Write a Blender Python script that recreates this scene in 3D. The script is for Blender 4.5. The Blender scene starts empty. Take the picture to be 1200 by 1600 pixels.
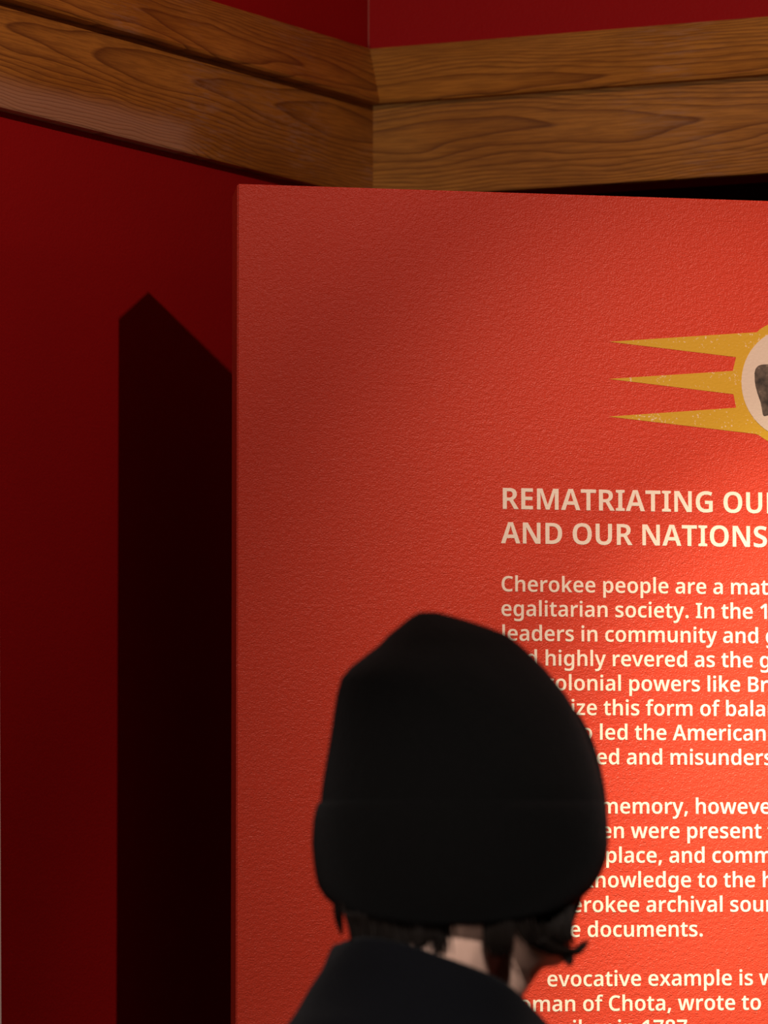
import bpy, bmesh, math, random
from mathutils import Vector, Matrix, noise

# ------------------------------------------------------------------ camera, world, lights, exposure
scene = bpy.context.scene
R = math.radians
EYE = 1.45                                   # lens height above the floor
F_PX = 8000.0                                # focal length for a 1200 x 1600 frame
PITCH = math.atan(535.0 / F_PX)

cam_data = bpy.data.cameras.new('camera')
cam_data.sensor_fit = 'VERTICAL'
cam_data.sensor_height = 36.0
cam_data.lens = F_PX / 1600.0 * 36.0
cam_data.clip_end = 60
cam_data.dof.use_dof = True
cam_data.dof.focus_distance = 5.50
cam_data.dof.aperture_fstop = 7.0
cam = bpy.data.objects.new('camera', cam_data)
cam.location = (0, 0, EYE)
cam.rotation_euler = (math.pi / 2 + PITCH, 0, 0)
scene.collection.objects.link(cam)
scene.camera = cam

scene.view_settings.view_transform = 'Standard'
scene.view_settings.look = 'None'
scene.view_settings.exposure = 0.0
scene.view_settings.gamma = 1.0
scene.view_settings.use_curve_mapping = False

world = bpy.data.worlds.new('gallery_ambient')
world.use_nodes = True
scene.world = world
world.node_tree.nodes['Background'].inputs['Color'].default_value = (1.0, 0.85, 0.75, 1)
world.node_tree.nodes['Background'].inputs['Strength'].default_value = 0.006

LAMP = Vector((0.42, 4.60, 1.45 + 1.23))     # track head over the visitor's right


def add_light(name, kind, loc, target, energy, color, **kw):
    d = bpy.data.lights.new(name, kind)
    d.energy = energy
    d.color = color
    for k, v in kw.items():
        setattr(d, k, v)
    o = bpy.data.objects.new(name, d)
    o.location = loc
    o.rotation_euler = (Vector(target) - Vector(loc)).to_track_quat('-Z', 'Y').to_euler()
    scene.collection.objects.link(o)
    return o


# the track head: a narrow beam on the text, and the spill of its reflector
add_light('track_spot_beam', 'SPOT', LAMP, (0.818, 5.643, 0.798), 310, (1.0, 1.0, 0.74),
          spot_size=R(51.6), spot_blend=1.0, shadow_soft_size=0.012)
add_light('track_spot_halo', 'SPOT', LAMP, (0.672, 5.606, 1.075), 68, (1.0, 0.76, 0.58),
          spot_size=R(74.3), spot_blend=1.0, shadow_soft_size=0.012)
add_light('track_spot_spill', 'POINT', LAMP, (-0.1, 5.6, 1.5), 18.8, (1.0, 0.62, 0.52), shadow_soft_size=0.012)
# a weak wash from the gallery behind the photographer, raking along the left wall
add_light('gallery_wash', 'AREA', (-2.72, -0.2, 1.75), (0.0, 5.0, 1.5), 58, (1.0, 0.88, 0.80),
          shape='DISK', size=0.5)
# unseen fill added to brighten the neck, falling on the back and floor only
add_light('neck_fill_spot', 'SPOT', (0.15, 1.60, 2.50), (0.08, 4.30, 1.36), 270, (1.0, 0.93, 0.86),
          spot_size=R(12), spot_blend=0.8, shadow_soft_size=0.03)


# ------------------------------------------------------------------ helpers
def link(o):
    scene.collection.objects.link(o)
    return o


def obj(name, bm, mat, parent=None, kind=None, smooth=False):
    me = bpy.data.meshes.new(name)
    bm.normal_update()
    bm.to_mesh(me)
    bm.free()
    me.materials.append(mat)
    if smooth:
        for p in me.polygons:
            p.use_smooth = True
    o = link(bpy.data.objects.new(name, me))
    if parent is not None:
        o.parent = parent
    if kind:
        o['kind'] = kind
    return o


def thing(name, label, cat, loc=(0, 0, 0), rotz=0.0):
    o = link(bpy.data.objects.new(name, None))
    o.empty_display_size = 0.1
    o.location = loc
    o.rotation_euler = (0, 0, rotz)
    o['label'] = label
    o['category'] = cat
    return o


def add_box(bm, x0, x1, y0, y1, z0, z1):
    v = [bm.verts.new((x, y, z)) for z in (z0, z1) for y in (y0, y1) for x in (x0, x1)]
    for f in ((0, 2, 3, 1), (4, 5, 7, 6), (0, 1, 5, 4), (1, 3, 7, 5), (3, 2, 6, 7), (2, 0, 4, 6)):
        bm.faces.new([v[i] for i in f])


def add_prism(bm, pts, axis, a0, a1):
    """Extrude a closed 2-D outline along an axis (0 = x, 2 = z)."""
    def P(p, a):
        return (a, p[0], p[1]) if axis == 0 else (p[0], p[1], a)
    A = [bm.verts.new(P(p, a0)) for p in pts]
    B = [bm.verts.new(P(p, a1)) for p in pts]
    n = len(pts)
    bm.faces.new(A)
    bm.faces.new(B[::-1])
    for i in range(n):
        bm.faces.new((A[i], B[i], B[(i + 1) % n], A[(i + 1) % n]))
    bmesh.ops.recalc_face_normals(bm, faces=bm.faces)


def add_loft(bm, rings, cap0=True, cap1=True):
    V = [[bm.verts.new(p) for p in r] for r in rings]
    n = len(V[0])
    for a, b in zip(V, V[1:]):
        for i in range(n):
            bm.faces.new((a[i], a[(i + 1) % n], b[(i + 1) % n], b[i]))
    if cap0:
        bm.faces.new(V[0][::-1])
    if cap1:
        bm.faces.new(V[-1])
    bmesh.ops.recalc_face_normals(bm, faces=bm.faces)


def add_tube(bm, pts, rad, n=6):
    """Tapered tube along points; rad is one radius per point."""
    pts = [Vector(p) for p in pts]
    rings = []
    for i, p in enumerate(pts):
        t = (pts[min(i + 1, len(pts) - 1)] - pts[max(i - 1, 0)]).normalized()
        a = t.orthogonal().normalized() if i == 0 else (a - t * a.dot(t)).normalized()
        b = t.cross(a)
        r = rad[i]
        rings.append([p + (a * math.cos(k * math.tau / n) + b * math.sin(k * math.tau / n)) * r for k in range(n)])
    V = [[bm.verts.new(q) for q in r] for r in rings]
    for A, B in zip(V, V[1:]):
        for i in range(n):
            bm.faces.new((A[i], A[(i + 1) % n], B[(i + 1) % n], B[i]))
    bm.faces.new(V[0][::-1])
    bm.faces.new(V[-1])


def catmull(P, k=5):
    P = [Vector(p) for p in P]
    Q = [P[0] * 2 - P[1]] + P + [P[-1] * 2 - P[-2]]
    out = []
    for i in range(1, len(Q) - 2):
        a, b, c, d = Q[i - 1:i + 3]
        for j in range(k):
            t = j / k
            out.append(0.5 * ((2 * b) + (c - a) * t + (2 * a - 5 * b + 4 * c - d) * t * t + (3 * b - a - 3 * c + d) * t ** 3))
    out.append(P[-1])
    return out


# ------------------------------------------------------------------ materials
class Mat:
    def __init__(self, name, rough=0.6, spec=0.4):
        self.m = bpy.data.materials.new(name)
        self.m.use_nodes = True
        self.t = self.m.node_tree
        self.b = self.t.nodes['Principled BSDF']
        self.b.inputs['Roughness'].default_value = rough
        self.b.inputs['Specular IOR Level'].default_value = spec

    def node(self, kind, **props):
        n = self.t.nodes.new(kind)
        for k, v in props.items():
            setattr(n, k, v)
        return n

    def wire(self, a, b):
        self.t.links.new(a, b)

    def coords(self, scale=(1, 1, 1), loc=(0, 0, 0)):
        tc = self.node('ShaderNodeTexCoord')
        mp = self.node('ShaderNodeMapping')
        mp.inputs['Scale'].default_value = scale
        mp.inputs['Location'].default_value = loc
        self.wire(tc.outputs['Object'], mp.inputs['Vector'])
        return mp.outputs['Vector']

    def noise(self, vec, scale, detail=3.0, rough=0.5, distortion=0.0):
        n = self.node('ShaderNodeTexNoise')
        n.inputs['Scale'].default_value = scale
        n.inputs['Detail'].default_value = detail
        n.inputs['Roughness'].default_value = rough
        n.inputs['Distortion'].default_value = distortion
        self.wire(vec, n.inputs['Vector'])
        return n.outputs['Fac']

    def ramp(self, fac, stops, interp='LINEAR'):
        r = self.node('ShaderNodeValToRGB')
        r.color_ramp.interpolation = interp
        el = r.color_ramp.elements
        while len(el) < len(stops):
            el.new(0.5)
        for e, (p, c) in zip(el, stops):
            e.position = p
            e.color = (*c, 1) if len(c) == 3 else c
        self.wire(fac, r.inputs['Fac'])
        return r.outputs['Color']

    def mix(self, fac, a, b, mode='MIX'):
        n = self.node('ShaderNodeMix', data_type='RGBA', blend_type=mode)
        for s, v in ((0, fac), (6, a), (7, b)):
            if hasattr(v, 'is_linked'):
                self.wire(v, n.inputs[s])
            elif s == 0:
                n.inputs[0].default_value = v
            else:
                n.inputs[s].default_value = (*v, 1)
        return n.outputs[2]

    def math(self, op, a, b=0.0):
        n = self.node('ShaderNodeMath', operation=op)
        for i, v in enumerate((a, b)):
            if hasattr(v, 'is_linked'):
                self.wire(v, n.inputs[i])
            else:
                n.inputs[i].default_value = v
        return n.outputs[0]

    def color(self, c):
        if hasattr(c, 'is_linked'):
            self.wire(c, self.b.inputs['Base Color'])
        else:
            self.b.inputs['Base Color'].default_value = (*c, 1)

    def bump(self, h, strength, dist):
        n = self.node('ShaderNodeBump')
        n.inputs['Strength'].default_value = strength
        n.inputs['Distance'].default_value = dist
        self.wire(h, n.inputs['Height'])
        self.wire(n.outputs['Normal'], self.b.inputs['Normal'])


def paint(name, c, rough, spec, bump=0.5, scale=260):
    M = Mat(name, rough, spec)
    v = M.coords((1.0, 1.0, 1.35))
    M.color(M.mix(M.noise(v, 3.0), tuple(x * 0.94 for x in c), tuple(x * 1.06 for x in c)))
    h = M.math('ADD', M.noise(v, scale, 2.0, 0.5), M.math('MULTIPLY', M.noise(v, scale * 0.33, 1.0), 0.8))
    M.bump(h, bump, 0.0012)
    return M.m


def wood(name, seed, centre, along, across, worn=None):
    """Old stained pine, board length along local x: pointed growth-ring figures that tighten to straight grain at the edges."""
    M = Mat(name, 0.48, 0.35)
    v = M.coords((1.0, 1.0, 1.0), (-centre[0], 0.0, -centre[1]))
    sep = M.node('ShaderNodeSeparateXYZ')
    M.wire(v, sep.inputs[0])
    n1 = M.noise(M.coords((3.0, 1, 14.0), (seed * 2.3, 0, seed)), 1.0, 2.0)
    n2 = M.noise(M.coords((9.0, 1, 30.0), (seed * 4.1, 0, seed)), 1.0, 3.0)
    n3 = M.noise(M.coords((2.0, 1, 10.0), (seed * 7.7, 0, 3 * seed)), 1.0, 2.0)
    zz = M.math('ADD', sep.outputs['Z'], M.math('ADD', M.math('MULTIPLY', M.math('SUBTRACT', n1, 0.5), 0.045),
                                               M.math('MULTIPLY', M.math('SUBTRACT', n2, 0.5), 0.006)))
    dz = M.math('MULTIPLY', M.math('POWER', M.math('ABSOLUTE', zz), 1.75), across)
    dx = M.math('MULTIPLY', M.math('ABSOLUTE', sep.outputs['X']), along)
    ph = M.math('ADD', M.math('ADD', dx, dz), M.math('MULTIPLY', M.math('SUBTRACT', n3, 0.5), 1.3))
    saw = M.math('FRACT', M.math('ADD', ph, 0.02))
    band = M.ramp(saw, [(0.0, (0, 0, 0)), (0.45, (0.05,) * 3), (0.78, (0.5,) * 3), (0.93, (1, 1, 1)), (1.0, (0, 0, 0))])
    v2 = M.coords((0.05, 1.0, 1.0), (seed, 0, 0))
    fibre = M.noise(v2, 420, 4.0, 0.65)
    patch = M.noise(M.coords((0.35, 1, 1), (seed * 1.7, 0, 0)), 11.0, 3.0)
    base = M.mix(M.ramp(patch, [(0.3, (0, 0, 0)), (0.7, (1, 1, 1))]), (0.38, 0.152, 0.015), (0.56, 0.262, 0.042))
    dark = M.mix(M.math('MULTIPLY', band, 0.80), base, (0.13, 0.042, 0.010))
    col = M.mix(M.math('MULTIPLY', M.ramp(fibre, [(0.40, (1, 1, 1)), (0.58, (0, 0, 0))]), 0.35), dark, (0.10, 0.035, 0.010))
    scuff = M.noise(M.coords((0.10, 1, 1), (seed * 3.1, 0, 0)), 260, 5.0, 0.7)
    where = M.noise(M.coords((1, 1, 1), (seed * 5.3, 0, 0)), 5.5, 2.0)
    sf = M.math('MULTIPLY', M.ramp(scuff, [(0.48, (0, 0, 0)), (0.62, (1, 1, 1))]),
                M.ramp(where, [(0.52, (0, 0, 0)), (0.68, (0.55,) * 3)]))
    col = M.mix(sf, col, (0.42, 0.27, 0.17))
    if worn:                                          # (x0, x1, z0, z1): where the stain has rubbed off along an edge
        fx = M.node('ShaderNodeSeparateXYZ')
        M.wire(M.coords(), fx.inputs[0])

        def span(val, a, b):
            r = M.node('ShaderNodeMapRange', interpolation_type='SMOOTHSTEP')
            M.wire(val, r.inputs['Value'])
            r.inputs['From Min'].default_value = a
            r.inputs['From Max'].default_value = b
            return r.outputs['Result']
        w = M.math('MULTIPLY', span(fx.outputs['X'], worn[0], worn[1]),
                   span(M.math('ADD', fx.outputs['Z'], M.math('MULTIPLY', M.math('SUBTRACT', n1, 0.5), 0.03)), worn[3], worn[2]))
        w = M.math('MULTIPLY', w, M.math('SUBTRACT', 0.75, M.math('MULTIPLY', band, 0.45)))
        col = M.mix(w, col, (0.50, 0.30, 0.18))
    M.color(col)
    M.bump(M.math('ADD', fibre, band), 0.35, 0.0012)
    return M.m


def vinyl(name, c, specks):
    M = Mat(name, 0.55, 0.3)
    v = M.coords((1, 1, 1))
    if specks:
        n = M.noise(v, 330, 3.0, 0.6)
        big = M.noise(v, 45, 2.0)
        f = M.ramp(M.math('ADD', n, M.math('MULTIPLY', big, 0.45)), [(0.865, (0, 0, 0)), (0.90, (1, 1, 1))])
        M.color(M.mix(f, c, specks))
    else:
        M.color(c)
    M.bump(M.noise(M.coords((1, 1, 1.35)), 260, 2.0), 0.25, 0.0010)
    return M.m


def knit(name, c, scale, stretch, strength):
    M = Mat(name, 0.95, 0.08)
    v = M.coords(stretch)
    h = M.noise(v, scale, 3.0, 0.6)
    M.color(M.mix(h, tuple(x * 0.7 for x in c), tuple(x * 1.3 for x in c)))
    M.bump(h, strength, 0.003)
    M.b.inputs['Sheen Weight'].default_value = 0.02
    return M.m


def skin_mat():
    M = Mat('skin', 0.5, 0.35)
    n = M.noise(M.coords(), 60, 4.0)
    M.color(M.mix(n, (0.60, 0.36, 0.275), (0.68, 0.42, 0.325)))
    M.b.inputs['Subsurface Weight'].default_value = 0.0
    M.b.inputs['Subsurface Radius'].default_value = (0.01, 0.004, 0.002)
    M.bump(n, 0.1, 0.001)
    return M.m


RED_WALL = paint('dark_red_wall_paint', (0.36, 0.006, 0.007), 0.6, 0.15, 0.35)
RED_PANEL = paint('warm_red_panel_paint', (0.61, 0.054, 0.027), 0.36, 0.24, 0.75, 520)
DARK_RED = paint('recess_shade_red', (0.12, 0.010, 0.010), 0.8, 0.1, 0.2)  # red darkened to hold the added recess in shade
PALE = paint('pale_casing_paint', (0.84, 0.80, 0.73), 0.5, 0.4, 0.1)
CEIL = paint('dark_ceiling_paint', (0.06, 0.05, 0.05), 0.8, 0.2, 0.2)
FLOOR_M = Mat('dark_floor_boards', 0.5, 0.4)
_v = FLOOR_M.coords((0.08, 1, 1))
FLOOR_M.color(FLOOR_M.mix(FLOOR_M.noise(_v, 40), (0.06, 0.035, 0.02), (0.12, 0.07, 0.04)))
FLOOR = FLOOR_M.m
CAULK = paint('pale_caulk', (0.42, 0.12, 0.09), 0.7, 0.2, 0.1)
LETTER = vinyl('cream_letter_vinyl', (0.84, 0.74, 0.62), None)
YELLOW = vinyl('worn_yellow_vinyl', (0.58, 0.34, 0.024), (0.75, 0.55, 0.35))
CREAM = vinyl('cream_disc_vinyl', (0.64, 0.53, 0.43), None)
HAT_M = knit('black_wool', (0.0018, 0.0015, 0.0014), 300, (1, 1, 0.35), 0.5)
COAT_M = knit('navy_black_fleece', (0.0030, 0.0030, 0.0042), 380, (1, 1, 1), 0.5)
TROUSER_M = knit('charcoal_cloth', (0.02, 0.02, 0.022), 500, (1, 1, 1), 0.3)
SHOE_M = knit('black_leather', (0.012, 0.011, 0.010), 200, (1, 1, 1), 0.1)
SKIN = skin_mat()
HAIR_M = Mat('dark_brown_hair', 0.6, 0.15)
HAIR_M.color((0.008, 0.0048, 0.0034))
HAIR = HAIR_M.m
EYE_M = Mat('eye', 0.15, 0.5)
EYE_M.color((0.55, 0.5, 0.46))
IRIS_M = Mat('iris', 0.2, 0.5)
IRIS_M.color((0.05, 0.025, 0.012))
FIG_M = Mat('emblem_print', 0.55, 0.3)
_v = FIG_M.coords()
FIG_M.color(FIG_M.ramp(FIG_M.noise(_v, 70, 4.0, 0.65), [(0.36, (0.035, 0.028, 0.024)), (0.60, (0.12, 0.09, 0.07)), (0.70, (0.42, 0.34, 0.27))]))

# ------------------------------------------------------------------ the corner of the room
CORNER = Vector((-0.020, 6.115, 0.0))
AL = R(27.3)
DL = Vector((-math.sin(AL), -math.cos(AL), 0))      # along the left wall, from the corner towards the viewer
DR = Vector((math.cos(AL), -math.sin(AL), 0))       # along the right wall, from the corner to the right
CEILING_Z = 3.15


def wall_frame(o, left):
    """Local x runs from the corner along the wall, local y out of the wall into the room, z up."""
    o.location = CORNER
    # left wall: x = DL, outward normal = DR ; right wall: x = DR, outward normal = DL
    X, Y = (DL, DR) if left else (DR, DL)
    Z = Vector((0, 0, 1))
    m = Matrix((X, Y, Z)).transposed()
    if m.determinant() < 0:                            # mirror frames are avoided: x runs towards the corner instead
        m = Matrix((-X, Y, Z)).transposed()
    o.rotation_euler = m.to_euler()
    return -1.0 if (Matrix((X, Y, Z)).determinant() < 0) else 1.0


SGN_L = -1.0 if Matrix((DL, DR, Vector((0, 0, 1)))).determinant() < 0 else 1.0
SGN_R = -1.0 if Matrix((DR, DL, Vector((0, 0, 1)))).determinant() < 0 else 1.0


def wall_box(bm, sg, a0, a1, y0, y1, z0, z1):
    xs = sorted((sg * a0, sg * a1))
    add_box(bm, xs[0], xs[1], y0, y1, z0, z1)


bm = bmesh.new()
wall_box(bm, SGN_L, -0.14, 4.0, -0.14, 0.0, 0.0, CEILING_Z)
wall_frame(obj('wall_left', bm, RED_WALL, kind='structure'), True)

LINTEL = 2.245
bm = bmesh.new()
wall_box(bm, SGN_R, 0.0, 3.2, -0.14, 0.0, LINTEL, CEILING_Z)
wall_box(bm, SGN_R, 0.0, 0.10, -0.14, 0.0, 0.0, LINTEL)
wall_box(bm, SGN_R, 1.75, 3.2, -0.14, 0.0, 0.0, LINTEL)
wall_frame(obj('wall_right', bm, RED_WALL, kind='structure'), False)

# unseen recess added behind the text panel, keeping the strip under the rail black
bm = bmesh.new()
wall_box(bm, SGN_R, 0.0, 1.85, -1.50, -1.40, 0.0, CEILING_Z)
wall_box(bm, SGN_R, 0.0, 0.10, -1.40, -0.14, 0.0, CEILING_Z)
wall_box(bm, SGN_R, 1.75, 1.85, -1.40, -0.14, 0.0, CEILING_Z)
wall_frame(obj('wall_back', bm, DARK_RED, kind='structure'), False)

bm = bmesh.new()
add_box(bm, -4.5, 4.5, -1.5, 8.2, -0.1, 0.0)
obj('floor', bm, FLOOR, kind='structure')
bm = bmesh.new()
add_box(bm, -4.5, 4.5, 2.2, 8.2, CEILING_Z, CEILING_Z + 0.1)
obj('ceiling', bm, CEIL, kind='structure')

# timber rail: an upper board leaning out over a flat lower board, mitred in the corner
LOWER_Z0, LOWER_Z1 = 2.2335, 2.352
UPPER_Z0, UPPER_Z1 = 2.3455, 2.4165
LOWER = [(0.0, LOWER_Z0), (0.015, LOWER_Z0), (0.016, LOWER_Z0 + 0.002), (0.016, LOWER_Z1), (0.0, LOWER_Z1)]
UPPER = [(0.0, UPPER_Z0), (0.032, UPPER_Z0), (0.034, UPPER_Z0 + 0.003), (0.007, UPPER_Z1), (0.0, UPPER_Z1)]


def rail(name, left, prof, length, mat):
    sg = SGN_L if left else SGN_R
    bm = bmesh.new()
    n = len(prof)
    N = 24
    rings = []
    for k in range(N + 1):
        rings.append([bm.verts.new((sg * (y + (length - y) * k / N), y, z)) for y, z in prof])
    for A, B in zip(rings, rings[1:]):
        for i in range(n):
            bm.faces.new((A[i], A[(i + 1) % n], B[(i + 1) % n], B[i]))
    bm.faces.new(rings[0])
    bm.faces.new(rings[-1][::-1])
    bmesh.ops.recalc_face_normals(bm, faces=bm.faces)
    o = obj(name, bm, mat, kind='structure')
    wall_frame(o, left)
    return o


rail('trim_1', True, LOWER, 4.0, wood('pine_left_lower', 1, (SGN_L * 0.13, 2.318), 5.5, 1050,
                                     (SGN_L * 0.42, SGN_L * 0.50, 2.250, 2.275)))
rail('trim_2', True, UPPER, 4.0, wood('pine_left_upper', 2, (SGN_L * 0.42, 2.366), 4.5, 1500))
rail('trim_3', False, LOWER, 3.2, wood('pine_right_lower', 3, (SGN_R * 0.08, 2.300), 5.5, 1150))
rail('trim_4', False, UPPER, 3.2, wood('pine_right_upper', 4, (SGN_R * 0.10, 2.358), 4.0, 1700))

# caulk bead up the corner, and the pale door casing far left
bm = bmesh.new()
add_tube(bm, [(0.0015, -0.0015, UPPER_Z1), (0.0015, -0.0015, CEILING_Z)], [0.0007] * 2, 6)
o = obj('trim_5', bm, CAULK, kind='structure')
o.location = CORNER

bm = bmesh.new()                                      # the casing has settled a little out of plumb
add_loft(bm, [[(SGN_L * (x + 0.0185 * (z - 1.27)), y, z) for x, y in ((0.9266, 0.0), (0.9266, 0.06), (1.03, 0.02), (1.03, 0.0))] for z in (0.0, 2.08)])
o = obj('trim_6', bm, PALE, kind='structure')
wall_frame(o, True)

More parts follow.
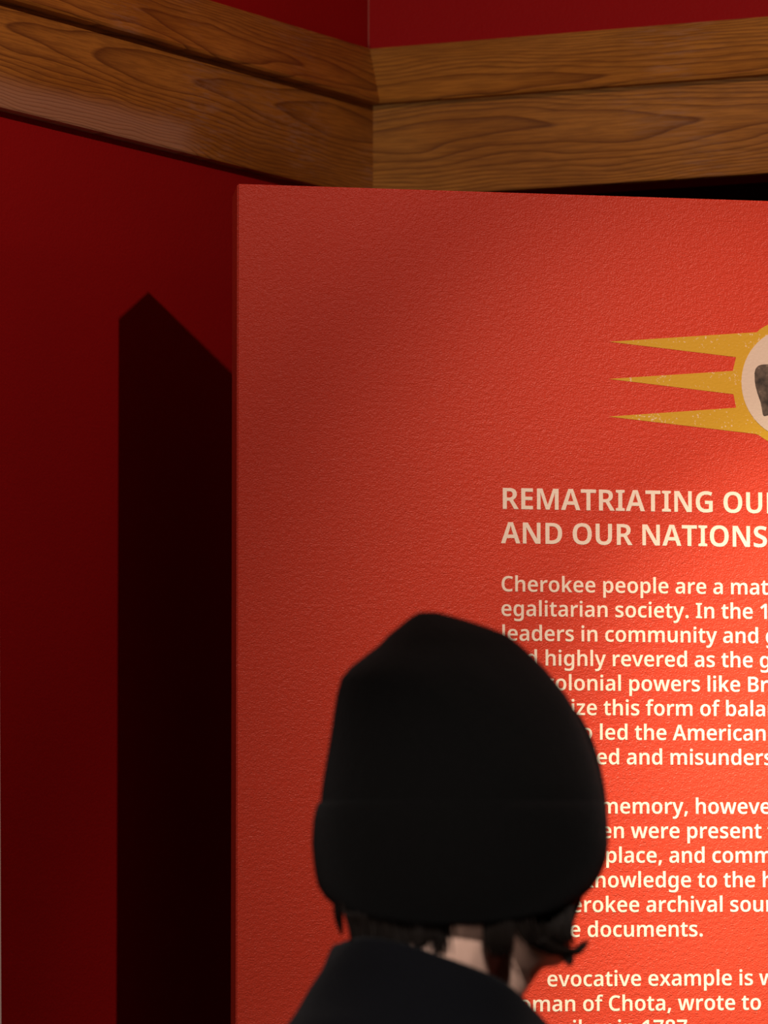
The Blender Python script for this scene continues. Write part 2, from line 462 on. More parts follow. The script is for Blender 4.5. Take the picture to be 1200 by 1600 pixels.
# letter outlines: advance width, contours of x,z points in thousandths of the letter size (q = curve handle)
BODY_GLYPHS = {
 ',': (277, '207,116|214,105|201,52,q|154,-71,q|128,-129|34,-129|49,-68,q|76,63,q|83,116'),
 '.': (280, '62,65|62,107,q|106,143,q|140,143|173,143,q|218,107,q|218,65|218,24,q|173,-13,q|140,-13|106,-13,q|62,24,q'),
 '1': (577, '395,0|267,0|267,444|267,465,q|268,510,q|270,556,q|271,577|256,562,q|232,540,q|215,526|137,462|71,545|284,714|395,714'),
 '7': (577, '123,0|398,604|42,604|42,714|534,714|534,629|259,0'),
 '8': (577, '289,724|387,724,q|512,637,q|512,552|512,509,q|477,444,q|417,396,q|381,377|421,357,q|491,305,q|534,235,q|534,187|534,128,q|477,40,q|368,-10,q|290,-10|208,-10,q|98,38,q|43,124,q|43,184|43,234,q|81,304,q|146,355,q|184,373|151,393,q|97,444,q|65,510,q|65,553|65,609,q|123,684,q|224,724,q/163,187|163,143,q|226,86,q|288,86|350,86,q|414,142,q|414,187|414,217,q|381,264,q|326,300,q|293,313|278,320|242,304,q|191,266,q|163,218,q/288,627|245,627,q|187,584,q|187,544|187,515,q|215,474,q|262,443,q|290,430|317,442,q|362,472,q|389,514,q|389,544|389,584,q|333,627,q'),
 'A': (672, '534,0|467,188|203,188|137,0|0,0|262,717|409,717|671,0/374,476|370,488,q|354,541,q|339,598,q|335,615|330,593,q|317,540,q|304,493,q|299,476|237,298|435,298'),
 'B': (659, '310,714|452,714,q|588,630,q|588,537|588,493,q|555,428,q|498,387,q|461,379|461,374|500,367,q|567,331,q|608,262,q|608,205|608,140,q|545,48,q|430,0,q|351,0|89,0|89,714/322,421|398,421,q|455,473,q|455,520|455,567,q|387,611,q|312,611|219,611|219,421/219,321|219,104|334,104|412,104,q|473,166,q|473,216|473,246,q|446,294,q|382,321,q|328,321'),
 'C': (638, '400,615|352,615,q|274,580,q|220,512,q|191,416,q|191,356|191,276,q|238,160,q|333,99,q|404,99|451,99,q|536,119,q|578,133|578,23|536,6,q|445,-10,q|387,-10|276,-10,q|129,81,q|57,246,q|57,357|57,438,q|102,572,q|190,671,q|318,724,q|401,724|455,724,q|562,701,q|607,679|563,574|527,591,q|447,615,q'),
 'I': (377, '339,0|38,0|38,74|124,99|124,615|38,640|38,714|339,714|339,640|253,615|253,99|339,74'),
 'a': (585, '306,552|407,552,q|510,459,q|510,364|510,0|420,0|396,75|392,75|369,46,q|320,8,q|256,-10,q|211,-10|163,-10,q|86,26,q|42,100,q|42,157|42,240,q|167,327,q|293,331|384,334|384,357|384,413,q|334,457,q|290,457|251,457,q|174,432,q|138,416|100,504|140,526,q|245,552,q/318,254|236,250,q|172,203,q|172,160|172,122,q|218,85,q|254,85|309,85,q|384,149,q|384,210|384,256'),
 'b': (626, '205,580|205,548,q|202,491,q|199,471|205,471|227,505,q|303,552,q|364,552|458,552,q|575,410,q|575,272|575,179,q|522,53,q|425,-10,q|361,-10|300,-10,q|227,34,q|205,63|196,63|173,0|78,0|78,760|205,760/328,450|283,450,q|228,413,q|205,339,q|205,281|205,269|205,183,q|259,94,q|330,94|387,94,q|445,186,q|445,273|445,361,q|388,450,q'),
 'c': (502, '307,-10|231,-10,q|115,49,q|50,172,q|50,268|50,368,q|120,493,q|240,552,q|316,552|361,552,q|443,534,q|472,519|434,420|407,431,q|345,448,q|315,448|271,448,q|210,408,q|180,329,q|180,269|180,211,q|211,134,q|270,95,q|312,95|355,95,q|428,116,q|460,133|460,27|430,10,q|357,-10,q'),
 'd': (626, '261,-10|167,-10,q|50,132,q|50,270|50,410,q|168,552,q|264,552|304,552,q|363,531,q|407,495,q|422,473|427,473|425,489,q|420,548,q|420,571|420,760|548,760|548,0|449,0|425,71|420,71|405,49,q|362,12,q|301,-10,q/299,93|369,93,q|427,172,q|427,253|427,269|427,356,q|372,449,q|298,449|241,449,q|180,354,q|180,268|180,182,q|241,93,q'),
 'e': (585, '301,552|374,552,q|480,494,q|537,384,q|537,306|537,241|180,241|182,168,q|260,88,q|332,88|383,88,q|465,108,q|508,127|508,27|468,8,q|382,-10,q|321,-10|242,-10,q|119,51,q|50,175,q|50,267|50,360,q|113,487,q|226,552,q/303,458|251,458,q|188,392,q|183,330|414,330|414,368,q|390,425,q|341,458,q'),
 'f': (370, '359,446|231,446|231,0|104,0|104,446|18,446|18,507|105,544|105,566|105,671,q|196,765,q|285,765|321,765,q|380,753,q|406,744|377,654|361,659,q|322,667,q|301,667|265,667,q|231,620,q|231,570|231,542|359,542'),
 'g': (626, '263,552|318,552,q|397,511,q|424,473|429,473|442,542|548,542|548,-6|548,-83,q|491,-187,q|376,-240,q|287,-240|226,-240,q|127,-224,q|85,-207|85,-96|128,-117,q|225,-138,q|286,-138|351,-138,q|421,-72,q|421,-13|421,3|421,16,q|424,57,q|425,71|421,71|396,33,q|318,-10,q|262,-10|164,-10,q|50,136,q|50,270|50,403,q|165,552,q/298,450|260,450,q|207,408,q|180,327,q|180,269|180,180,q|241,91,q|300,91|334,91,q|382,110,q|413,149,q|428,209,q|428,250|428,272|428,333,q|402,412,q|344,450,q'),
 'h': (638, '205,581|205,546,q|201,489,q|199,471|206,471|223,499,q|273,534,q|334,552,q|367,552|428,552,q|516,510,q|563,423,q|563,353|563,0|436,0|436,327|436,389,q|388,450,q|337,450|287,450,q|229,406,q|205,324,q|205,264|205,0|78,0|78,760|205,760'),
 'i': (283, '205,542|205,0|78,0|78,542/143,752|171,752,q|213,722,q|213,685|213,649,q|171,618,q|143,618|113,618,q|72,649,q|72,685|72,722,q|113,752,q'),
 'k': (581, '205,400|205,377,q|201,314,q|198,289|202,289|209,299,q|231,329,q|255,361,q|264,371|417,542|562,542|355,311|576,0|427,0|266,230|205,180|205,0|78,0|78,760|205,760'),
 'l': (283, '205,0|78,0|78,760|205,760'),
 'm': (960, '699,552|791,552,q|885,458,q|885,353|885,0|759,0|759,328|759,391,q|713,450,q|666,450|600,450,q|545,363,q|545,282|545,0|418,0|418,328|418,370,q|398,423,q|357,450,q|325,450|279,450,q|227,406,q|205,324,q|205,264|205,0|78,0|78,542|177,542|195,471|200,471|216,497,q|264,534,q|326,552,q|361,552|423,552,q|504,510,q|526,467|531,467|558,510,q|647,552,q'),
 'n': (638, '369,552|461,552,q|563,458,q|563,353|563,0|437,0|437,327|437,389,q|389,450,q|337,450|261,450,q|205,354,q|205,264|205,0|78,0|78,542|177,542|194,469|200,469|218,497,q|270,534,q|333,552,q'),
 'o': (617, '567,272|567,205,q|531,100,q|464,27,q|367,-10,q|307,-10|251,-10,q|157,27,q|89,100,q|50,205,q|50,272|50,363,q|113,487,q|229,552,q|310,552|386,552,q|501,487,q|567,363,q/180,272|180,215,q|207,133,q|264,89,q|309,89|354,89,q|411,133,q|437,215,q|437,272|437,330,q|410,410,q|354,453,q|308,453|241,453,q|180,358,q'),
 'p': (626, '364,552|461,552,q|575,411,q|575,272|575,180,q|521,54,q|425,-10,q|361,-10|321,-10,q|261,11,q|219,44,q|205,63|199,63|201,45,q|205,-4,q|205,-27|205,-240|78,-240|78,542|181,542|199,471|205,471|220,493,q|263,530,q|323,552,q/327,450|283,450,q|230,414,q|206,343,q|205,289|205,273|205,215,q|227,135,q|282,94,q|329,94|368,94,q|420,138,q|445,218,q|445,274|445,359,q|387,450,q'),
 'r': (434, '360,552|375,552,q|410,549,q|421,546|408,428|396,430,q|365,434,q|347,434|321,434,q|270,416,q|229,378,q|205,321,q|205,281|205,0|78,0|78,542|176,542|194,448|200,448|216,477,q|264,525,q|325,552,q'),
 's': (493, '450,156|450,104,q|400,30,q|302,-10,q|229,-10|172,-10,q|86,6,q|49,23|49,131|89,112,q|186,87,q|227,87|281,87,q|329,119,q|329,146|329,163,q|308,190,q|253,218,q|203,238|153,258,q|84,299,q|48,358,q|48,402|48,475,q|164,552,q|259,552|310,552,q|399,532,q|442,512|404,422|367,438,q|289,459,q|255,459|214,459,q|169,433,q|169,410|169,392,q|191,367,q|247,341,q|297,322|346,303,q|415,261,q|450,202,q'),
 't': (399, '292,92|314,92,q|356,101,q|373,106|373,12|353,2,q|294,-10,q|258,-10|212,-10,q|137,21,q|92,97,q|92,166|92,446|20,446|20,502|100,546|140,661|220,661|220,542|368,542|368,446|220,446|220,172|220,131,q|259,92,q'),
 'u': (638, '560,542|560,0|461,0|443,70|437,70|420,42,q|366,7,q|303,-10,q|268,-10|208,-10,q|120,31,q|74,119,q|74,188|74,542|201,542|201,214|201,154,q|249,93,q|300,93|351,93,q|409,135,q|433,218,q|433,278|433,542'),
 'v': (547, '206,0|0,542|134,542|240,222|246,207,q|258,167,q|269,128,q|270,113|274,113|276,128,q|287,167,q|301,207,q|305,222|413,542|547,542|340,0'),
 'w': (833, '451,280|444,307,q|430,365,q|420,416,q|417,431|414,431|412,416,q|401,364,q|387,305,q|379,277|298,1|160,1|11,543|139,543|202,285|209,258,q|222,197,q|232,139,q|233,117|237,117|239,132,q|247,174,q|256,219,q|266,259,q|270,271|348,543|488,543|562,270|568,248,q|582,194,q|593,139,q|595,117|599,117|601,138,q|611,196,q|624,259,q|631,285|696,543|822,543|672,1|530,1'),
 'x': (567, '201,277|22,542|167,542|284,358|402,542|545,542|365,277|554,0|410,0|284,197|157,0|13,0'),
 'y': (548, '0,542|135,542|243,233|249,213,q|262,175,q|271,137,q|274,120|278,120|282,143,q|301,204,q|311,233|415,542|548,542|322,-59|300,-116,q|243,-197,q|161,-240,q|101,-240|76,-240,q|39,-235,q|26,-232|26,-132|37,-134,q|68,-138,q|85,-138|116,-138,q|159,-113,q|189,-71,q|199,-44|217,2'),
 'z': (484, '450,0|33,0|33,77|299,445|49,445|49,542|442,542|442,457|183,98|450,98'),
 ' ': (260, ''),
}
HEADING_GLYPHS = {
 'A': (682, '530,0|469,178|212,178|151,0|0,0|256,717|424,717|682,0/380,464|376,477,q|360,533,q|345,594,q|340,612|336,590,q|322,533,q|308,481,q|303,464|247,297|436,297'),
 'D': (732, '676,368|676,246,q|585,82,q|418,0,q|302,0|87,0|87,714|320,714|432,714,q|591,634,q|676,481,q/529,363|529,443,q|480,547,q|385,598,q|315,598|228,598|228,117|298,117|415,117,q|529,240,q'),
 'E': (553, '498,0|87,0|87,714|498,714|498,597|228,597|228,429|481,429|481,313|228,313|228,118|498,118'),
 'G': (734, '386,397|663,397|663,30|606,11,q|476,-10,q|400,-10|292,-10,q|139,75,q|56,239,q|56,358|56,470,q|143,634,q|309,724,q|429,724|492,724,q|605,701,q|650,681|603,566|565,584,q|476,606,q|426,606|352,606,q|252,542,q|202,429,q|202,356|202,280,q|249,168,q|344,108,q|418,108|450,108,q|508,116,q|528,121|528,283|386,283'),
 'I': (389, '351,0|37,0|37,81|124,107|124,607|37,633|37,714|351,714|351,633|265,607|265,107|351,81'),
 'M': (937, '400,0|209,571|205,571|207,551,q|211,486,q|214,410,q|214,372|214,0|87,0|87,714|281,714|466,168|470,168|656,714|850,714|850,0|717,0|717,377|717,411,q|719,484,q|723,549,q|724,570|720,570|529,0'),
 'N': (797, '710,0|531,0|209,548|205,548|207,525,q|211,461,q|214,393,q|214,361|214,0|87,0|87,714|264,714|585,170|589,170|588,189,q|584,252,q|582,323,q|582,351|582,714|710,714'),
 'O': (789, '732,358|732,275,q|691,140,q|608,42,q|481,-10,q|394,-10|307,-10,q|180,43,q|97,140,q|56,276,q|56,359|56,469,q|129,634,q|280,725,q|395,725|510,725,q|659,634,q|732,469,q/205,358|205,281,q|244,169,q|329,109,q|394,109|462,109,q|545,169,q|584,281,q|584,358|584,474,q|496,607,q|395,607|329,607,q|244,547,q|205,436,q'),
 'R': (649, '302,714|395,714,q|517,668,q|578,576,q|578,507|578,457,q|542,383,q|483,333,q|446,316|648,0|486,0|324,278|228,278|228,0|87,0|87,714/298,602|228,602|228,388|300,388|366,388,q|434,442,q|434,501|434,536,q|406,580,q|346,602,q'),
 'S': (563, '523,204|523,143,q|462,46,q|343,-10,q|255,-10|211,-10,q|138,-2,q|76,16,q|48,29|48,158|94,136,q|207,107,q|259,107|301,107,q|355,128,q|382,166,q|382,191|382,218,q|354,256,q|289,290,q|233,312|176,336,q|96,391,q|55,471,q|55,529|55,592,q|118,679,q|229,724,q|303,724|367,724,q|472,698,q|514,679|471,566|429,584,q|341,608,q|299,608|264,608,q|218,589,q|195,555,q|195,533|195,506,q|223,469,q|288,434,q|343,411|401,388,q|481,334,q|523,260,q'),
 'T': (573, '357,0|216,0|216,596|17,596|17,714|555,714|555,596|357,596'),
 'U': (744, '662,268|662,186,q|598,60,q|468,-10,q|369,-10|229,-10,q|82,138,q|82,267|82,714|223,714|223,273|223,191,q|298,109,q|373,109|426,109,q|491,148,q|521,221,q|521,274|521,714|662,714'),
 ' ': (260, ''),
}

# ------------------------------------------------------------------ the free-standing text panel
TH = R(14.0)
PANEL_AT = Vector((-0.1556, 5.40, 0.0))
PANEL_TOP = 1.45 + 0.7104
PANEL_W = 1.24
panel = thing('exhibit_panel', 'tall red free-standing text panel with cream lettering and a yellow sun emblem', 'sign', PANEL_AT, TH)
bm = bmesh.new()
# footprint: the side falls away at an angle of its own
back = Vector((-math.sin(R(4.9)) * 0.097, math.cos(R(4.9)) * 0.097, 0))
back.rotate(Matrix.Rotation(-TH, 3, 'Z'))
add_prism(bm, [(0, 0), (PANEL_W, 0), (PANEL_W - back.x, back.y), (back.x, back.y)], 2, 0.0, PANEL_TOP)
bmesh.ops.bevel(bm, geom=[e for e in bm.edges], offset=0.0014, segments=2, affect='EDGES')
obj('board', bm, RED_PANEL, panel)


def flat_mesh(name, outlines, mat, parent, depth=0.00028, y=0.0):
    """Closed 2-D outlines (x along the panel, z up; inner ones are holes) as a thin raised film."""
    cu = bpy.data.curves.new(name, 'CURVE')
    cu.dimensions = '2D'
    cu.fill_mode = 'BOTH'
    cu.extrude = depth / 2
    for pts in outlines:
        sp = cu.splines.new('POLY')
        sp.points.add(len(pts) - 1)
        for q, (x, z) in zip(sp.points, pts):
            q.co = (x, z, 0, 1)
        sp.use_cyclic_u = True
    tmp = link(bpy.data.objects.new(name + '_outline', cu))
    dg = bpy.context.evaluated_depsgraph_get()
    me = bpy.data.meshes.new_from_object(tmp.evaluated_get(dg))
    bpy.data.objects.remove(tmp)
    bpy.data.curves.remove(cu)
    # curve lies in xy facing +z: stand it up so that it faces out of the panel (-y)
    me.transform(Matrix.Translation((0, y - depth / 2, 0)) @ Matrix.Rotation(math.pi / 2, 4, 'X'))
    me.name = name
    me.materials.clear()
    me.materials.append(mat)
    o = link(bpy.data.objects.new(name, me))
    o.parent = parent
    return o


def outlines_of(glyph):
    out = []
    for contour in (glyph.split('/') if glyph else []):
        P = []
        for tok in contour.split('|'):
            t = tok.split(',')
            P.append((float(t[0]), float(t[1]), len(t) == 2))
        Q = []                                            # expand implied on-curve points
        for i, p in enumerate(P):
            n = P[(i + 1) % len(P)]
            Q.append(p)
            if not p[2] and not n[2]:
                Q.append(((p[0] + n[0]) / 2, (p[1] + n[1]) / 2, True))
        k0 = next(i for i, q in enumerate(Q) if q[2])
        Q = Q[k0:] + Q[:k0]
        pts, i = [], 0
        while i < len(Q):
            p = Q[i]
            if p[2]:
                pts.append((p[0], p[1]))
                i += 1
            else:
                a, b = Q[i - 1], Q[(i + 1) % len(Q)]
                for t in (0.25, 0.5, 0.75):
                    pts.append(((1 - t) ** 2 * a[0] + 2 * t * (1 - t) * p[0] + t * t * b[0],
                                (1 - t) ** 2 * a[1] + 2 * t * (1 - t) * p[1] + t * t * b[1]))
                i += 1
        out.append(pts)
    return out


def lettering(name, lines, glyphs, em, parent):
    outs = []
    for text, x, z in lines:
        for ch in text:
            adv, g = glyphs[ch]
            for c in outlines_of(g):
                outs.append([(x + px * em / 1000, z + pz * em / 1000) for px, pz in c])
            x += adv * em / 1000
    return flat_mesh(name, outs, LETTER, parent)


lettering('heading', [('REMATRIATING OUR', 0.2887, 1.8192), ('AND OUR NATIONS', 0.2893, 1.7824)], HEADING_GLYPHS, 0.0316, panel)
lettering('paragraph', [
    ('Cherokee people are a matrilineal,', 0.2887, 1.7308),
    ('egalitarian society. In the 1', 0.2886, 1.7045),
    ('leaders in community and g', 0.2889, 1.6781),
    ('and highly revered as the g', 0.2886, 1.6518),
    ('colonial powers like Br', 0.3372, 1.6254),
    ('recognize this form of balance', 0.2879, 1.5991),
    ('who led the American', 0.3436, 1.5728),
    ('led and misunderst', 0.3879, 1.5464)], BODY_GLYPHS, 0.0229, panel)
lettering('paragraph', [
    ('memory, however,', 0.3984, 1.4937),
    ('women were present t', 0.3440, 1.4674),
    ('place, and comm', 0.4040, 1.4411),
    ('knowledge to the h', 0.3786, 1.4147),
    ('Cherokee archival sour', 0.3367, 1.3884),
    ('the documents.', 0.3405, 1.3620)], BODY_GLYPHS, 0.0229, panel)
lettering('paragraph', [
    ('evocative example is w', 0.3388, 1.3094),
    ('woman of Chota, wrote to B', 0.2892, 1.2830),
    ('scriber in 1787', 0.3339, 1.2567)], BODY_GLYPHS, 0.0229, panel)

# the emblem: a ring with three long rays to each side around a cream disc
EX, EZ, ER, DRAD = 0.6212, 1.45 + 0.5112, 0.0706, 0.0612
left_rays = [(0.5783, 0.5664), (0.4108, 0.5519), (0.5541, 0.5386), (0.5504, 0.5235), (0.4100, 0.5116),
             (0.5510, 0.4981), (0.5539, 0.4835), (0.4099, 0.4708), (0.5756, 0.4554)]
left_rays = [(x, 1.45 + z) for x, z in left_rays]


def arc(r, a0, a1, n):
    return [(EX + r * math.cos(a0 + (a1 - a0) * k / n), EZ + r * math.sin(a0 + (a1 - a0) * k / n)) for k in range(n + 1)]


aL0 = math.atan2(left_rays[-1][1] - EZ, left_rays[-1][0] - EX)
aL1 = math.atan2(left_rays[0][1] - EZ, left_rays[0][0] - EX)
right_rays = [(2 * EX - x, z) for x, z in left_rays][::-1]
aR0 = math.atan2(right_rays[0][1] - EZ, right_rays[0][0] - EX)
aR1 = math.atan2(right_rays[-1][1] - EZ, right_rays[-1][0] - EX)
outline = left_rays + arc(ER, aL0, aR0, 24)[1:-1] + right_rays + arc(ER, aR1, aL1, 24)[1:-1]
emblem = flat_mesh('sun_emblem', [outline], YELLOW, panel)
disc = flat_mesh('emblem_disc', [arc(DRAD, 0, math.tau * 63 / 64, 63)], CREAM, emblem, y=-0.0004)
fig = [(0.5748, 0.5215), (0.5765, 0.5268), (0.5800, 0.5300), (0.5850, 0.5312), (0.5920, 0.5318), (0.6020, 0.5350),
       (0.6130, 0.5375), (0.6260, 0.5385), (0.6400, 0.5360), (0.6540, 0.5310), (0.6640, 0.5230), (0.6660, 0.5120),
       (0.6600, 0.4980), (0.6500, 0.4860), (0.6350, 0.4800), (0.6180, 0.4790), (0.6020, 0.4800), (0.5900, 0.4760),
       (0.5850, 0.4755), (0.5835, 0.4800), (0.5815, 0.4900), (0.5780, 0.5000), (0.5755, 0.5100)]
smooth_fig = [(p.x, p.y) for p in catmull([(x, 1.45 + z, 0) for x, z in fig + fig[:1]], 4)][:-1]
gap = [(p.x, p.y) for p in catmull([(x, 1.45 + z, 0) for x, z in
       [(0.5945, 0.5010), (0.5975, 0.5045), (0.6040, 0.5020), (0.6060, 0.4950), (0.6010, 0.4900), (0.5960, 0.4930), (0.5945, 0.5010)]], 4)][:-1]
flat_mesh('emblem_figure', [smooth_fig, gap], FIG_M.m, disc, y=-0.0008)

# ------------------------------------------------------------------ the visitor in the black beanie
PY = 4.35                                             # how far in front of the lens the visitor stands
FACE = R(60)                                          # head turned this far to the right of straight away
BODY = R(47)
FEET = Vector((0.030, PY, 0.0))
HEAD_C = Vector((0.088, PY, 1.484))
TILT = R(6)                                          # nod towards the text

visitor = thing('person', 'person seen from behind in a black knit beanie and dark jacket, reading the red panel', 'person', FEET)


def at(px, py, y=PY):
    """A photograph pixel carried to the depth y."""
    a = (px - 600.0) / F_PX
    b = (800.0 - py) / F_PX
    d = Vector((a, math.cos(PITCH) - b * math.sin(PITCH), math.sin(PITCH) + b * math.cos(PITCH)))
    return Vector((0, 0, EYE)) + d * (y / d.y)


B_M = Matrix.Translation(FEET) @ Matrix.Rotation(-BODY, 4, 'Z')          # body frame: x right, y forward
H_M = Matrix.Translation(HEAD_C) @ Matrix.Rotation(-FACE, 4, 'Z') @ Matrix.Rotation(-TILT, 4, 'X')
TO_LOCAL = Matrix.Translation(-FEET)


class Blob:
    """Overlapping tapered limbs and ellipsoids that are fused into one continuous skin."""
    def __init__(self):
        self.bm = bmesh.new()

    def ell(self, c, r, M, rot=None):
        m = M @ Matrix.Translation(c)
        if rot is not None:
            m = m @ rot
        m = m @ Matrix.Diagonal((*r, 1))
        bmesh.ops.create_icosphere(self.bm, subdivisions=3, radius=1.0, matrix=m)

    def limb(self, pts, rad, M, flat=None):
        P = [M @ Vector(p) for p in pts]
        for p, r in zip(P, rad):
            bmesh.ops.create_icosphere(self.bm, subdivisions=2, radius=r, matrix=Matrix.Translation(p))
        for a, b, ra, rb in zip(P, P[1:], rad, rad[1:]):
            d = (b - a)
            if d.length < 1e-6:
                continue
            m = Matrix.Translation((a + b) / 2) @ d.to_track_quat('Z', 'Y').to_matrix().to_4x4()
            bmesh.ops.create_cone(self.bm, cap_ends=True, segments=20, radius1=ra, radius2=rb, depth=d.length, matrix=m)

    def fuse(self, name, mat, parent, voxel, smooth):
        self.bm.transform(TO_LOCAL)
        me = bpy.data.meshes.new(name)
        self.bm.to_mesh(me)
        self.bm.free()
        tmp = link(bpy.data.objects.new(name + '_raw', me))
        md = tmp.modifiers.new('fuse', 'REMESH')
        md.mode = 'VOXEL'
        md.voxel_size = voxel
        sm = tmp.modifiers.new('smooth', 'SMOOTH')
        sm.factor = 0.5
        sm.iterations = smooth
        dg = bpy.context.evaluated_depsgraph_get()
        out = bpy.data.meshes.new_from_object(tmp.evaluated_get(dg))
        bpy.data.objects.remove(tmp)
        out.name = name
        out.materials.clear()
        out.materials.append(mat)
        for p in out.polygons:
            p.use_smooth = True
        o = link(bpy.data.objects.new(name, out))
        o.parent = parent
        return o


def hand(b, wrist, elbow, side, M):
    """Relaxed hand at the end of a hanging arm: palm, four curled fingers, thumb. side +1 = right."""
    w = Vector(wrist)
    d = (w - Vector(elbow)).normalized()
    inn = Vector((-side, 0.15, 0)).normalized()            # towards the thigh (palm side)
    fwd = Vector((0, 1, 0))
    fwd = (fwd - d * fwd.dot(d)).normalized()
    inn = (inn - d * inn.dot(d) - fwd * inn.dot(fwd)).normalized()
    for k, s in enumerate((0.030, 0.010, -0.010, -0.028)):
        b.limb([w + fwd * s * 0.55 + d * 0.005, w + fwd * s + d * 0.085], [0.014, 0.012], M)
        L = (0.072, 0.080, 0.074, 0.058)[k]
        base = w + fwd * s + d * 0.085
        p1 = base + d * L * 0.45 + inn * 0.006
        p2 = p1 + (d * 0.85 + inn * 0.5).normalized() * L * 0.32
        p3 = p2 + (d * 0.65 + inn * 0.75).normalized() * L * 0.25
        b.limb([base, p1, p2, p3], [0.0098, 0.0090, 0.0082, 0.0072], M)
    t0 = w + fwd * 0.020 + d * 0.025 + inn * 0.004
    t1 = w + fwd * 0.046 + d * 0.055 + inn * 0.012
    t2 = t1 + d * 0.032 + fwd * 0.010 + inn * 0.004
    t3 = t2 + d * 0.026 + inn * 0.006
    b.limb([t0, t1, t2, t3], [0.014, 0.0115, 0.0098, 0.0082], M)


SH = 1.225                                            # shoulder height
arms = {}
for sd in (1, -1):
    arms[sd] = [(sd * 0.155, -0.01, SH), (sd * 0.215, -0.03, 1.02), (sd * 0.225, 0.05, 0.79)]

b = Blob()
# head
b.ell((0, -0.008, 0.030), (0.076, 0.095, 0.086), H_M)
b.ell((0, 0.024, -0.040), (0.060, 0.062, 0.078), H_M)
b.limb([(0.054, -0.005, -0.055), (0.038, 0.050, -0.094), (0, 0.074, -0.106)], [0.020, 0.018, 0.018], H_M)
b.limb([(-0.054, -0.005, -0.055), (-0.038, 0.050, -0.094), (0, 0.074, -0.106)], [0.020, 0.018, 0.018], H_M)
b.limb([(-0.040, 0.072, 0.022), (0, 0.086, 0.020), (0.040, 0.072, 0.022)], [0.010, 0.010, 0.010], H_M)
b.limb([(0, 0.086, 0.008), (0, 0.099, -0.028), (0, 0.100, -0.034)], [0.008, 0.0105, 0.0105], H_M)
for s in (-1, 1):
    b.ell((s * 0.0105, 0.091, -0.037), (0.008, 0.010, 0.007), H_M)
    b.ell((s * 0.042, 0.058, -0.022), (0.022, 0.024, 0.022), H_M)
    # ears: rim and lobe
    b.limb([(s * 0.076, -0.004, 0.014), (s * 0.084, -0.018, 0.012), (s * 0.085, -0.024, -0.010),
            (s * 0.080, -0.012, -0.034), (s * 0.074, -0.002, -0.030)], [0.005, 0.005, 0.005, 0.006, 0.005], H_M)
    b.ell((s * 0.077, -0.012, -0.008), (0.005, 0.012, 0.020), H_M)
    b.ell((s * 0.031, 0.074, 0.004), (0.016, 0.010, 0.007), H_M)
b.limb([(-0.021, 0.080, -0.064), (0, 0.089, -0.062), (0.021, 0.080, -0.064)], [0.005, 0.0068, 0.005], H_M)
b.limb([(-0.019, 0.079, -0.073), (0, 0.086, -0.074), (0.019, 0.079, -0.073)], [0.005, 0.0075, 0.005], H_M)
# neck, from the skull down into the chest
nk = B_M.inverted() @ (H_M @ Vector((0, -0.022, -0.030)))
nf = B_M.inverted() @ (H_M @ Vector((0, 0.040, -0.080)))
b.limb([nk, (0.006, -0.016, 1.34), (0, -0.010, 1.27)], [0.064, 0.062, 0.075], B_M)
b.limb([nf, (0, 0.052, 1.325), (0, 0.035, 1.25)], [0.042, 0.040, 0.060], B_M)
# torso
b.ell((0, 0.0, 1.16), (0.150, 0.100, 0.150), B_M)
b.ell((0, 0.0, 1.02), (0.132, 0.092, 0.16), B_M)
b.ell((0, -0.005, 0.87), (0.155, 0.108, 0.12), B_M)
for s in (-1, 1):
    b.limb([(s * 0.03, -0.015, 1.255), arms[s][0]], [0.050, 0.048], B_M)
    b.limb(arms[s], [0.050, 0.037, 0.026], B_M)
    hand(b, arms[s][2], arms[s][1], s, B_M)
    b.limb([(s * 0.085, 0, 0.84), (s * 0.090, 0.012, 0.47), (s * 0.095, -0.015, 0.09)], [0.085, 0.054, 0.038], B_M)
    b.ell((s * 0.092, -0.022, 0.34), (0.050, 0.054, 0.10), B_M)
    b.limb([(s * 0.097, -0.035, 0.045), (s * 0.108, 0.13, 0.030)], [0.036, 0.027], B_M)
body = b.fuse('body', SKIN, visitor, 0.0042, 5)
for s in (-1, 1):
    bm = bmesh.new()
    bmesh.ops.create_uvsphere(bm, u_segments=16, v_segments=10, radius=0.0115,
                              matrix=TO_LOCAL @ H_M @ Matrix.Translation((s * 0.031, 0.0765, 0.004)))
    e = obj('eye', bm, EYE_M.m, visitor, smooth=True)
    bm = bmesh.new()
    bmesh.ops.create_uvsphere(bm, u_segments=14, v_segments=8, radius=0.0055,
                              matrix=TO_LOCAL @ H_M @ Matrix.Translation((s * 0.031, 0.0835, 0.004)))
    i_ = obj('iris', bm, IRIS_M.m, e, smooth=True)

# clothes: jacket over the torso and arms, trousers, shoes
b = Blob()
b.ell((0, 0.0, 1.14), (0.172, 0.125, 0.145), B_M)
b.ell((0.012, -0.004, 1.232), (0.168, 0.135, 0.072), B_M)
b.ell((0, 0.0, 1.02), (0.165, 0.122, 0.20), B_M)
b.ell((0, -0.004, 0.86), (0.185, 0.138, 0.12), B_M)
for s in (-1, 1):
    b.limb([(s * 0.045, -0.020, 1.245), (s * 0.155, -0.012, 1.205)], [0.062, 0.066], B_M)
    b.limb([arms[s][0], arms[s][1], (s * 0.2245, 0.044, 0.806)], [0.066, 0.053, 0.043], B_M)
jacket = b.fuse('jacket', COAT_M, visitor, 0.008, 6)

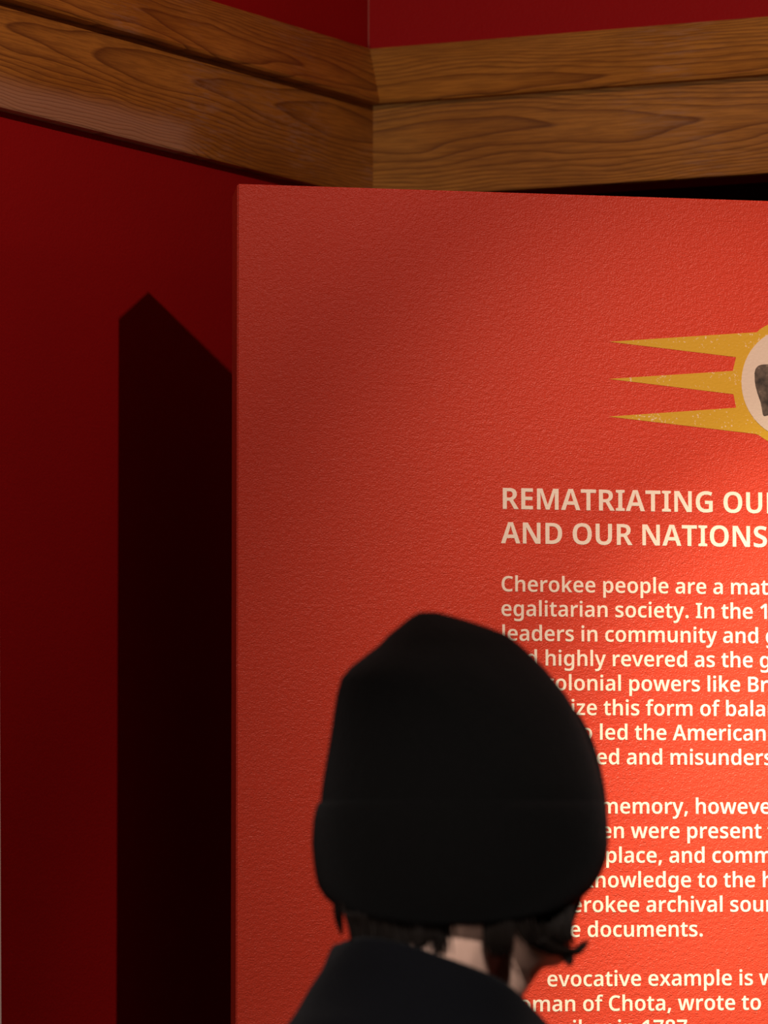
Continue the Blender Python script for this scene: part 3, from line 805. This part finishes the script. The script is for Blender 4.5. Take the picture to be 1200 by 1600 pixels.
b = Blob()
b.ell((0, -0.005, 0.83), (0.165, 0.120, 0.13), B_M)
for s in (-1, 1):
    b.limb([(s * 0.085, 0, 0.80), (s * 0.090, 0.010, 0.47), (s * 0.095, -0.016, 0.075)], [0.098, 0.070, 0.058], B_M)
b.fuse('trousers', TROUSER_M, visitor, 0.008, 5)
for s in (-1, 1):
    b = Blob()
    b.limb([(s * 0.097, -0.050, 0.048), (s * 0.100, 0.03, 0.046), (s * 0.108, 0.14, 0.036)], [0.047, 0.046, 0.035], B_M)
    b.ell((s * 0.102, 0.045, 0.012), (0.046, 0.135, 0.012), B_M)
    b.fuse('shoe', SHOE_M, visitor, 0.005, 4)

# stand-up collar of the jacket: high at the nape, falling towards the throat
CC = Vector((0.045, PY, 0))
dirF = Vector((math.sin(BODY), math.cos(BODY), 0))
n = 72
prof = [(0.112, None), (0.150, -0.100), (0.138, -0.078), (0.119, -0.063), (0.104, -0.042), (0.099, -0.025), (0.0955, -0.011), (0.092, -0.003), (0.0895, 0.0),
        (0.087, -0.003), (0.085, -0.012), (0.085, -0.040), (0.085, -0.075)]
rings = []
for r, dz in prof:
    ring = []
    for k in range(n):
        a = k * math.tau / n
        q = Vector((math.cos(a), math.sin(a), 0))
        t = 0.085 * (1 + q.dot(dirF))
        if dz is None:                                # the lower edge is sewn into the jacket
            ring.append(CC + q * r + Vector((0, 0, 1.225)) - FEET)
            continue
        z = 1.384 - 0.36 * t - 1.1 * t * t - 0.006 * max(0.0, -q.y)
        fold = 0.004 * math.sin(3 * a + 1.0 + dz * 60) + 0.003 * math.sin(5 * a - dz * 90)
        rr = r * (1 + 0.5 * fold / 0.085)
        ring.append(CC + q * rr + Vector((0, 0, z + dz + fold * 0.5)) - FEET)
    rings.append(ring)
bm = bmesh.new()
add_loft(bm, rings, False, False)
obj('collar', bm, COAT_M, jacket, smooth=True)

# beanie: the outline of each level, slouched back and pulled down over the ears
levels = [(957, 655, 684), (962, 645, 704), (970, 634, 732), (980, 622, 762), (992, 607, 793), (1008, 592, 813), (1025, 570, 832),
          (1042, 548, 849), (1060, 533, 864), (1085, 526, 884), (1110, 522, 899), (1145, 517, 914), (1180, 511, 927),
          (1215, 505, 938), (1245, 501, 944), (1275, 500, 944), (1310, 502, 940), (1345, 508, 930)]


def hat_ring(py, xl, xr, depth, n=96, sag=0.0, wob=0.0, inset=0.0, lift=0.0):
    a, c = at(xl, py), at(xr, py)
    mid = (a + c) / 2
    rx = (c - a).length / 2 - inset
    ring = []
    for k in range(n):
        t = k * math.tau / n
        w = 1 + wob * (0.6 * math.sin(7 * t + py * 0.03) + 0.4 * math.sin(11 * t - py * 0.05))
        near = max(0.0, -math.sin(t))
        face = max(0.0, math.cos(t - R(37))) ** 4 * max(0.0, math.sin(t)) ** 0.5
        ring.append(mid + Vector((math.cos(t) * rx, math.sin(t) * rx * depth * w, -sag * near + lift * face)) - FEET)
    return ring


bm = bmesh.new()
add_loft(bm, [hat_ring(py, l, r, 0.97, wob=0.012 if py < 1120 else 0.005, lift=0.12 * max(0, (py - 1180) / 165) ) for py, l, r in levels], True, True)
beanie = obj('beanie', bm, HAT_M, visitor, smooth=True)
cuff_out = [(1250, 503, 942, 0), (1256, 496, 946, 0), (1268, 492, 948.5, 0), (1284, 489, 950, 0.001), (1317, 487, 951, 0.002), (1342, 489, 948, 0.005),
            (1365, 492, 939, 0.010), (1382, 496, 928, 0.015), (1396, 505, 912, 0.019), (1403, 514, 898, 0.021)]
rings = [hat_ring(py, l, r, 0.97, sag=s, lift=0.105) for py, l, r, s in cuff_out]
rings += [hat_ring(py, l, r, 0.97, sag=s, lift=0.105) for py, l, r, s in ((1403, 528, 885, 0.020), (1392, 535, 880, 0.017), (1360, 535, 885, 0.008))]
bm = bmesh.new()
add_loft(bm, rings, True, True)
obj('cuff', bm, HAT_M, beanie, smooth=True)

# hair: locks falling out from under the cuff
rnd = random.Random(7)
bm = bmesh.new()


def lock(path, width, count, r=0.0016, spread_y=0.006, k=5, tip=0.25):
    """A lock of hair: many tapered strands around one path of (pixel x, pixel y, depth)."""
    base = [at(px, py, PY + dy) for px, py, dy in path]
    for _ in range(count):
        u = rnd.gauss(0, 0.5)
        v = rnd.gauss(0, 0.5)
        ph = rnd.uniform(0, 6)
        cut = rnd.uniform(0.82, 1.0)
        P = []
        m = len(base)
        for i, p in enumerate(base):
            f = i / (m - 1)
            w = width * (1 - (1 - tip) * f * f)
            P.append(p + Vector((u * w + 0.0012 * math.sin(ph + 4 * f), v * spread_y, 0.0010 * math.sin(ph * 2 + 5 * f))) - FEET)
        Q = catmull(P, k)
        Q = Q[:max(3, int(len(Q) * cut))]
        L = len(Q) - 1
        add_tube(bm, Q, [r * (1 - 0.8 * (j / L) ** 2) for j in range(L + 1)], 5)


# nape: short hair from one side of the neck to the other
for j in range(20):
    f = j / 19
    px = 548 + 128 * f
    dy = -0.079 * math.sqrt(1 - ((px - 690) / 190) ** 2) - 0.004
    lock([(px, 1398, dy + 0.016), (px + 4, 1422, dy), (px + 9 + 4 * f, 1450, dy + 0.002), (px + 16 + 6 * f, 1500, dy + 0.004)], 0.008, 22, tip=0.8)
    lock([(px + 6, 1402, dy + 0.016), (px + 10, 1440, dy + 0.008), (px + 16, 1500, dy + 0.010)], 0.010, 16, tip=0.9)
# loose wisps beside the nape, a loop of one showing the wall behind
lock([(534, 1398, -0.02), (531, 1420, -0.02), (531, 1446, -0.02), (537, 1472, -0.02)], 0.003, 9)
lock([(554, 1398, -0.02), (556, 1425, -0.02), (554, 1450, -0.02), (549, 1474, -0.02)], 0.004, 14)
lock([(540, 1398, -0.02), (541, 1412, -0.02), (546, 1424, -0.02), (552, 1432, -0.02)], 0.003, 6)
# hair edge behind the ear, from the cuff down to the nape
for k in range(9):
    f = k / 8
    lock([(728 - 70 * f, 1405, -0.078), (714 - 62 * f, 1418 + 8 * f, -0.081), (694 - 40 * f, 1436 + 28 * f, -0.080),
          (672 - 22 * f, 1468 + 22 * f, -0.078)], 0.006, 18)
# thick rounded sideburn lock
for dx in (-12, -4, 6, 15):
    lock([(782 + dx, 1402, -0.076), (780 + dx, 1428, -0.084), (779 + dx, 1468, -0.080), (781 + dx * 0.6, 1502, -0.070)], 0.006, 36, tip=0.85)
# the mass beside the cheek, curling out at the jaw
for j in range(10):
    f = j / 9
    lock([(800 + 88 * f, 1390 - 4 * f, -0.072 + 0.065 * f), (806 + 80 * f, 1420, -0.078 + 0.07 * f),
          (814 + 66 * f, 1452 + 4 * f, -0.076 + 0.07 * f), (834 + 58 * f, 1484 + 4 * f, -0.07 + 0.068 * f)], 0.009, 30, tip=0.7)
for dx in (0, 9, 18):
    lock([(862 + dx, 1388, -0.03), (868 + dx, 1415, -0.042), (868 + dx, 1446, -0.046), (866 + dx, 1480, -0.044)], 0.007, 34, tip=0.9)
for dy in (0, 5, 9):
    lock([(840, 1466 + dy, -0.05), (868, 1480 + dy, -0.04), (893, 1485 + dy * 0.6, -0.03), (908, 1479 + dy * 0.4, -0.028), (918, 1467, -0.028)], 0.005, 16, tip=0.4)
lock([(872, 1472, -0.03), (884, 1490, -0.03), (890, 1500, -0.03), (889, 1514, -0.03)], 0.004, 14, tip=0.5)
lock([(900, 1390, 0.0), (900, 1410, 0.0), (889, 1438, -0.005), (882, 1464, -0.01)], 0.006, 22)
hair = obj('hair', bm, HAIR, visitor, smooth=True)
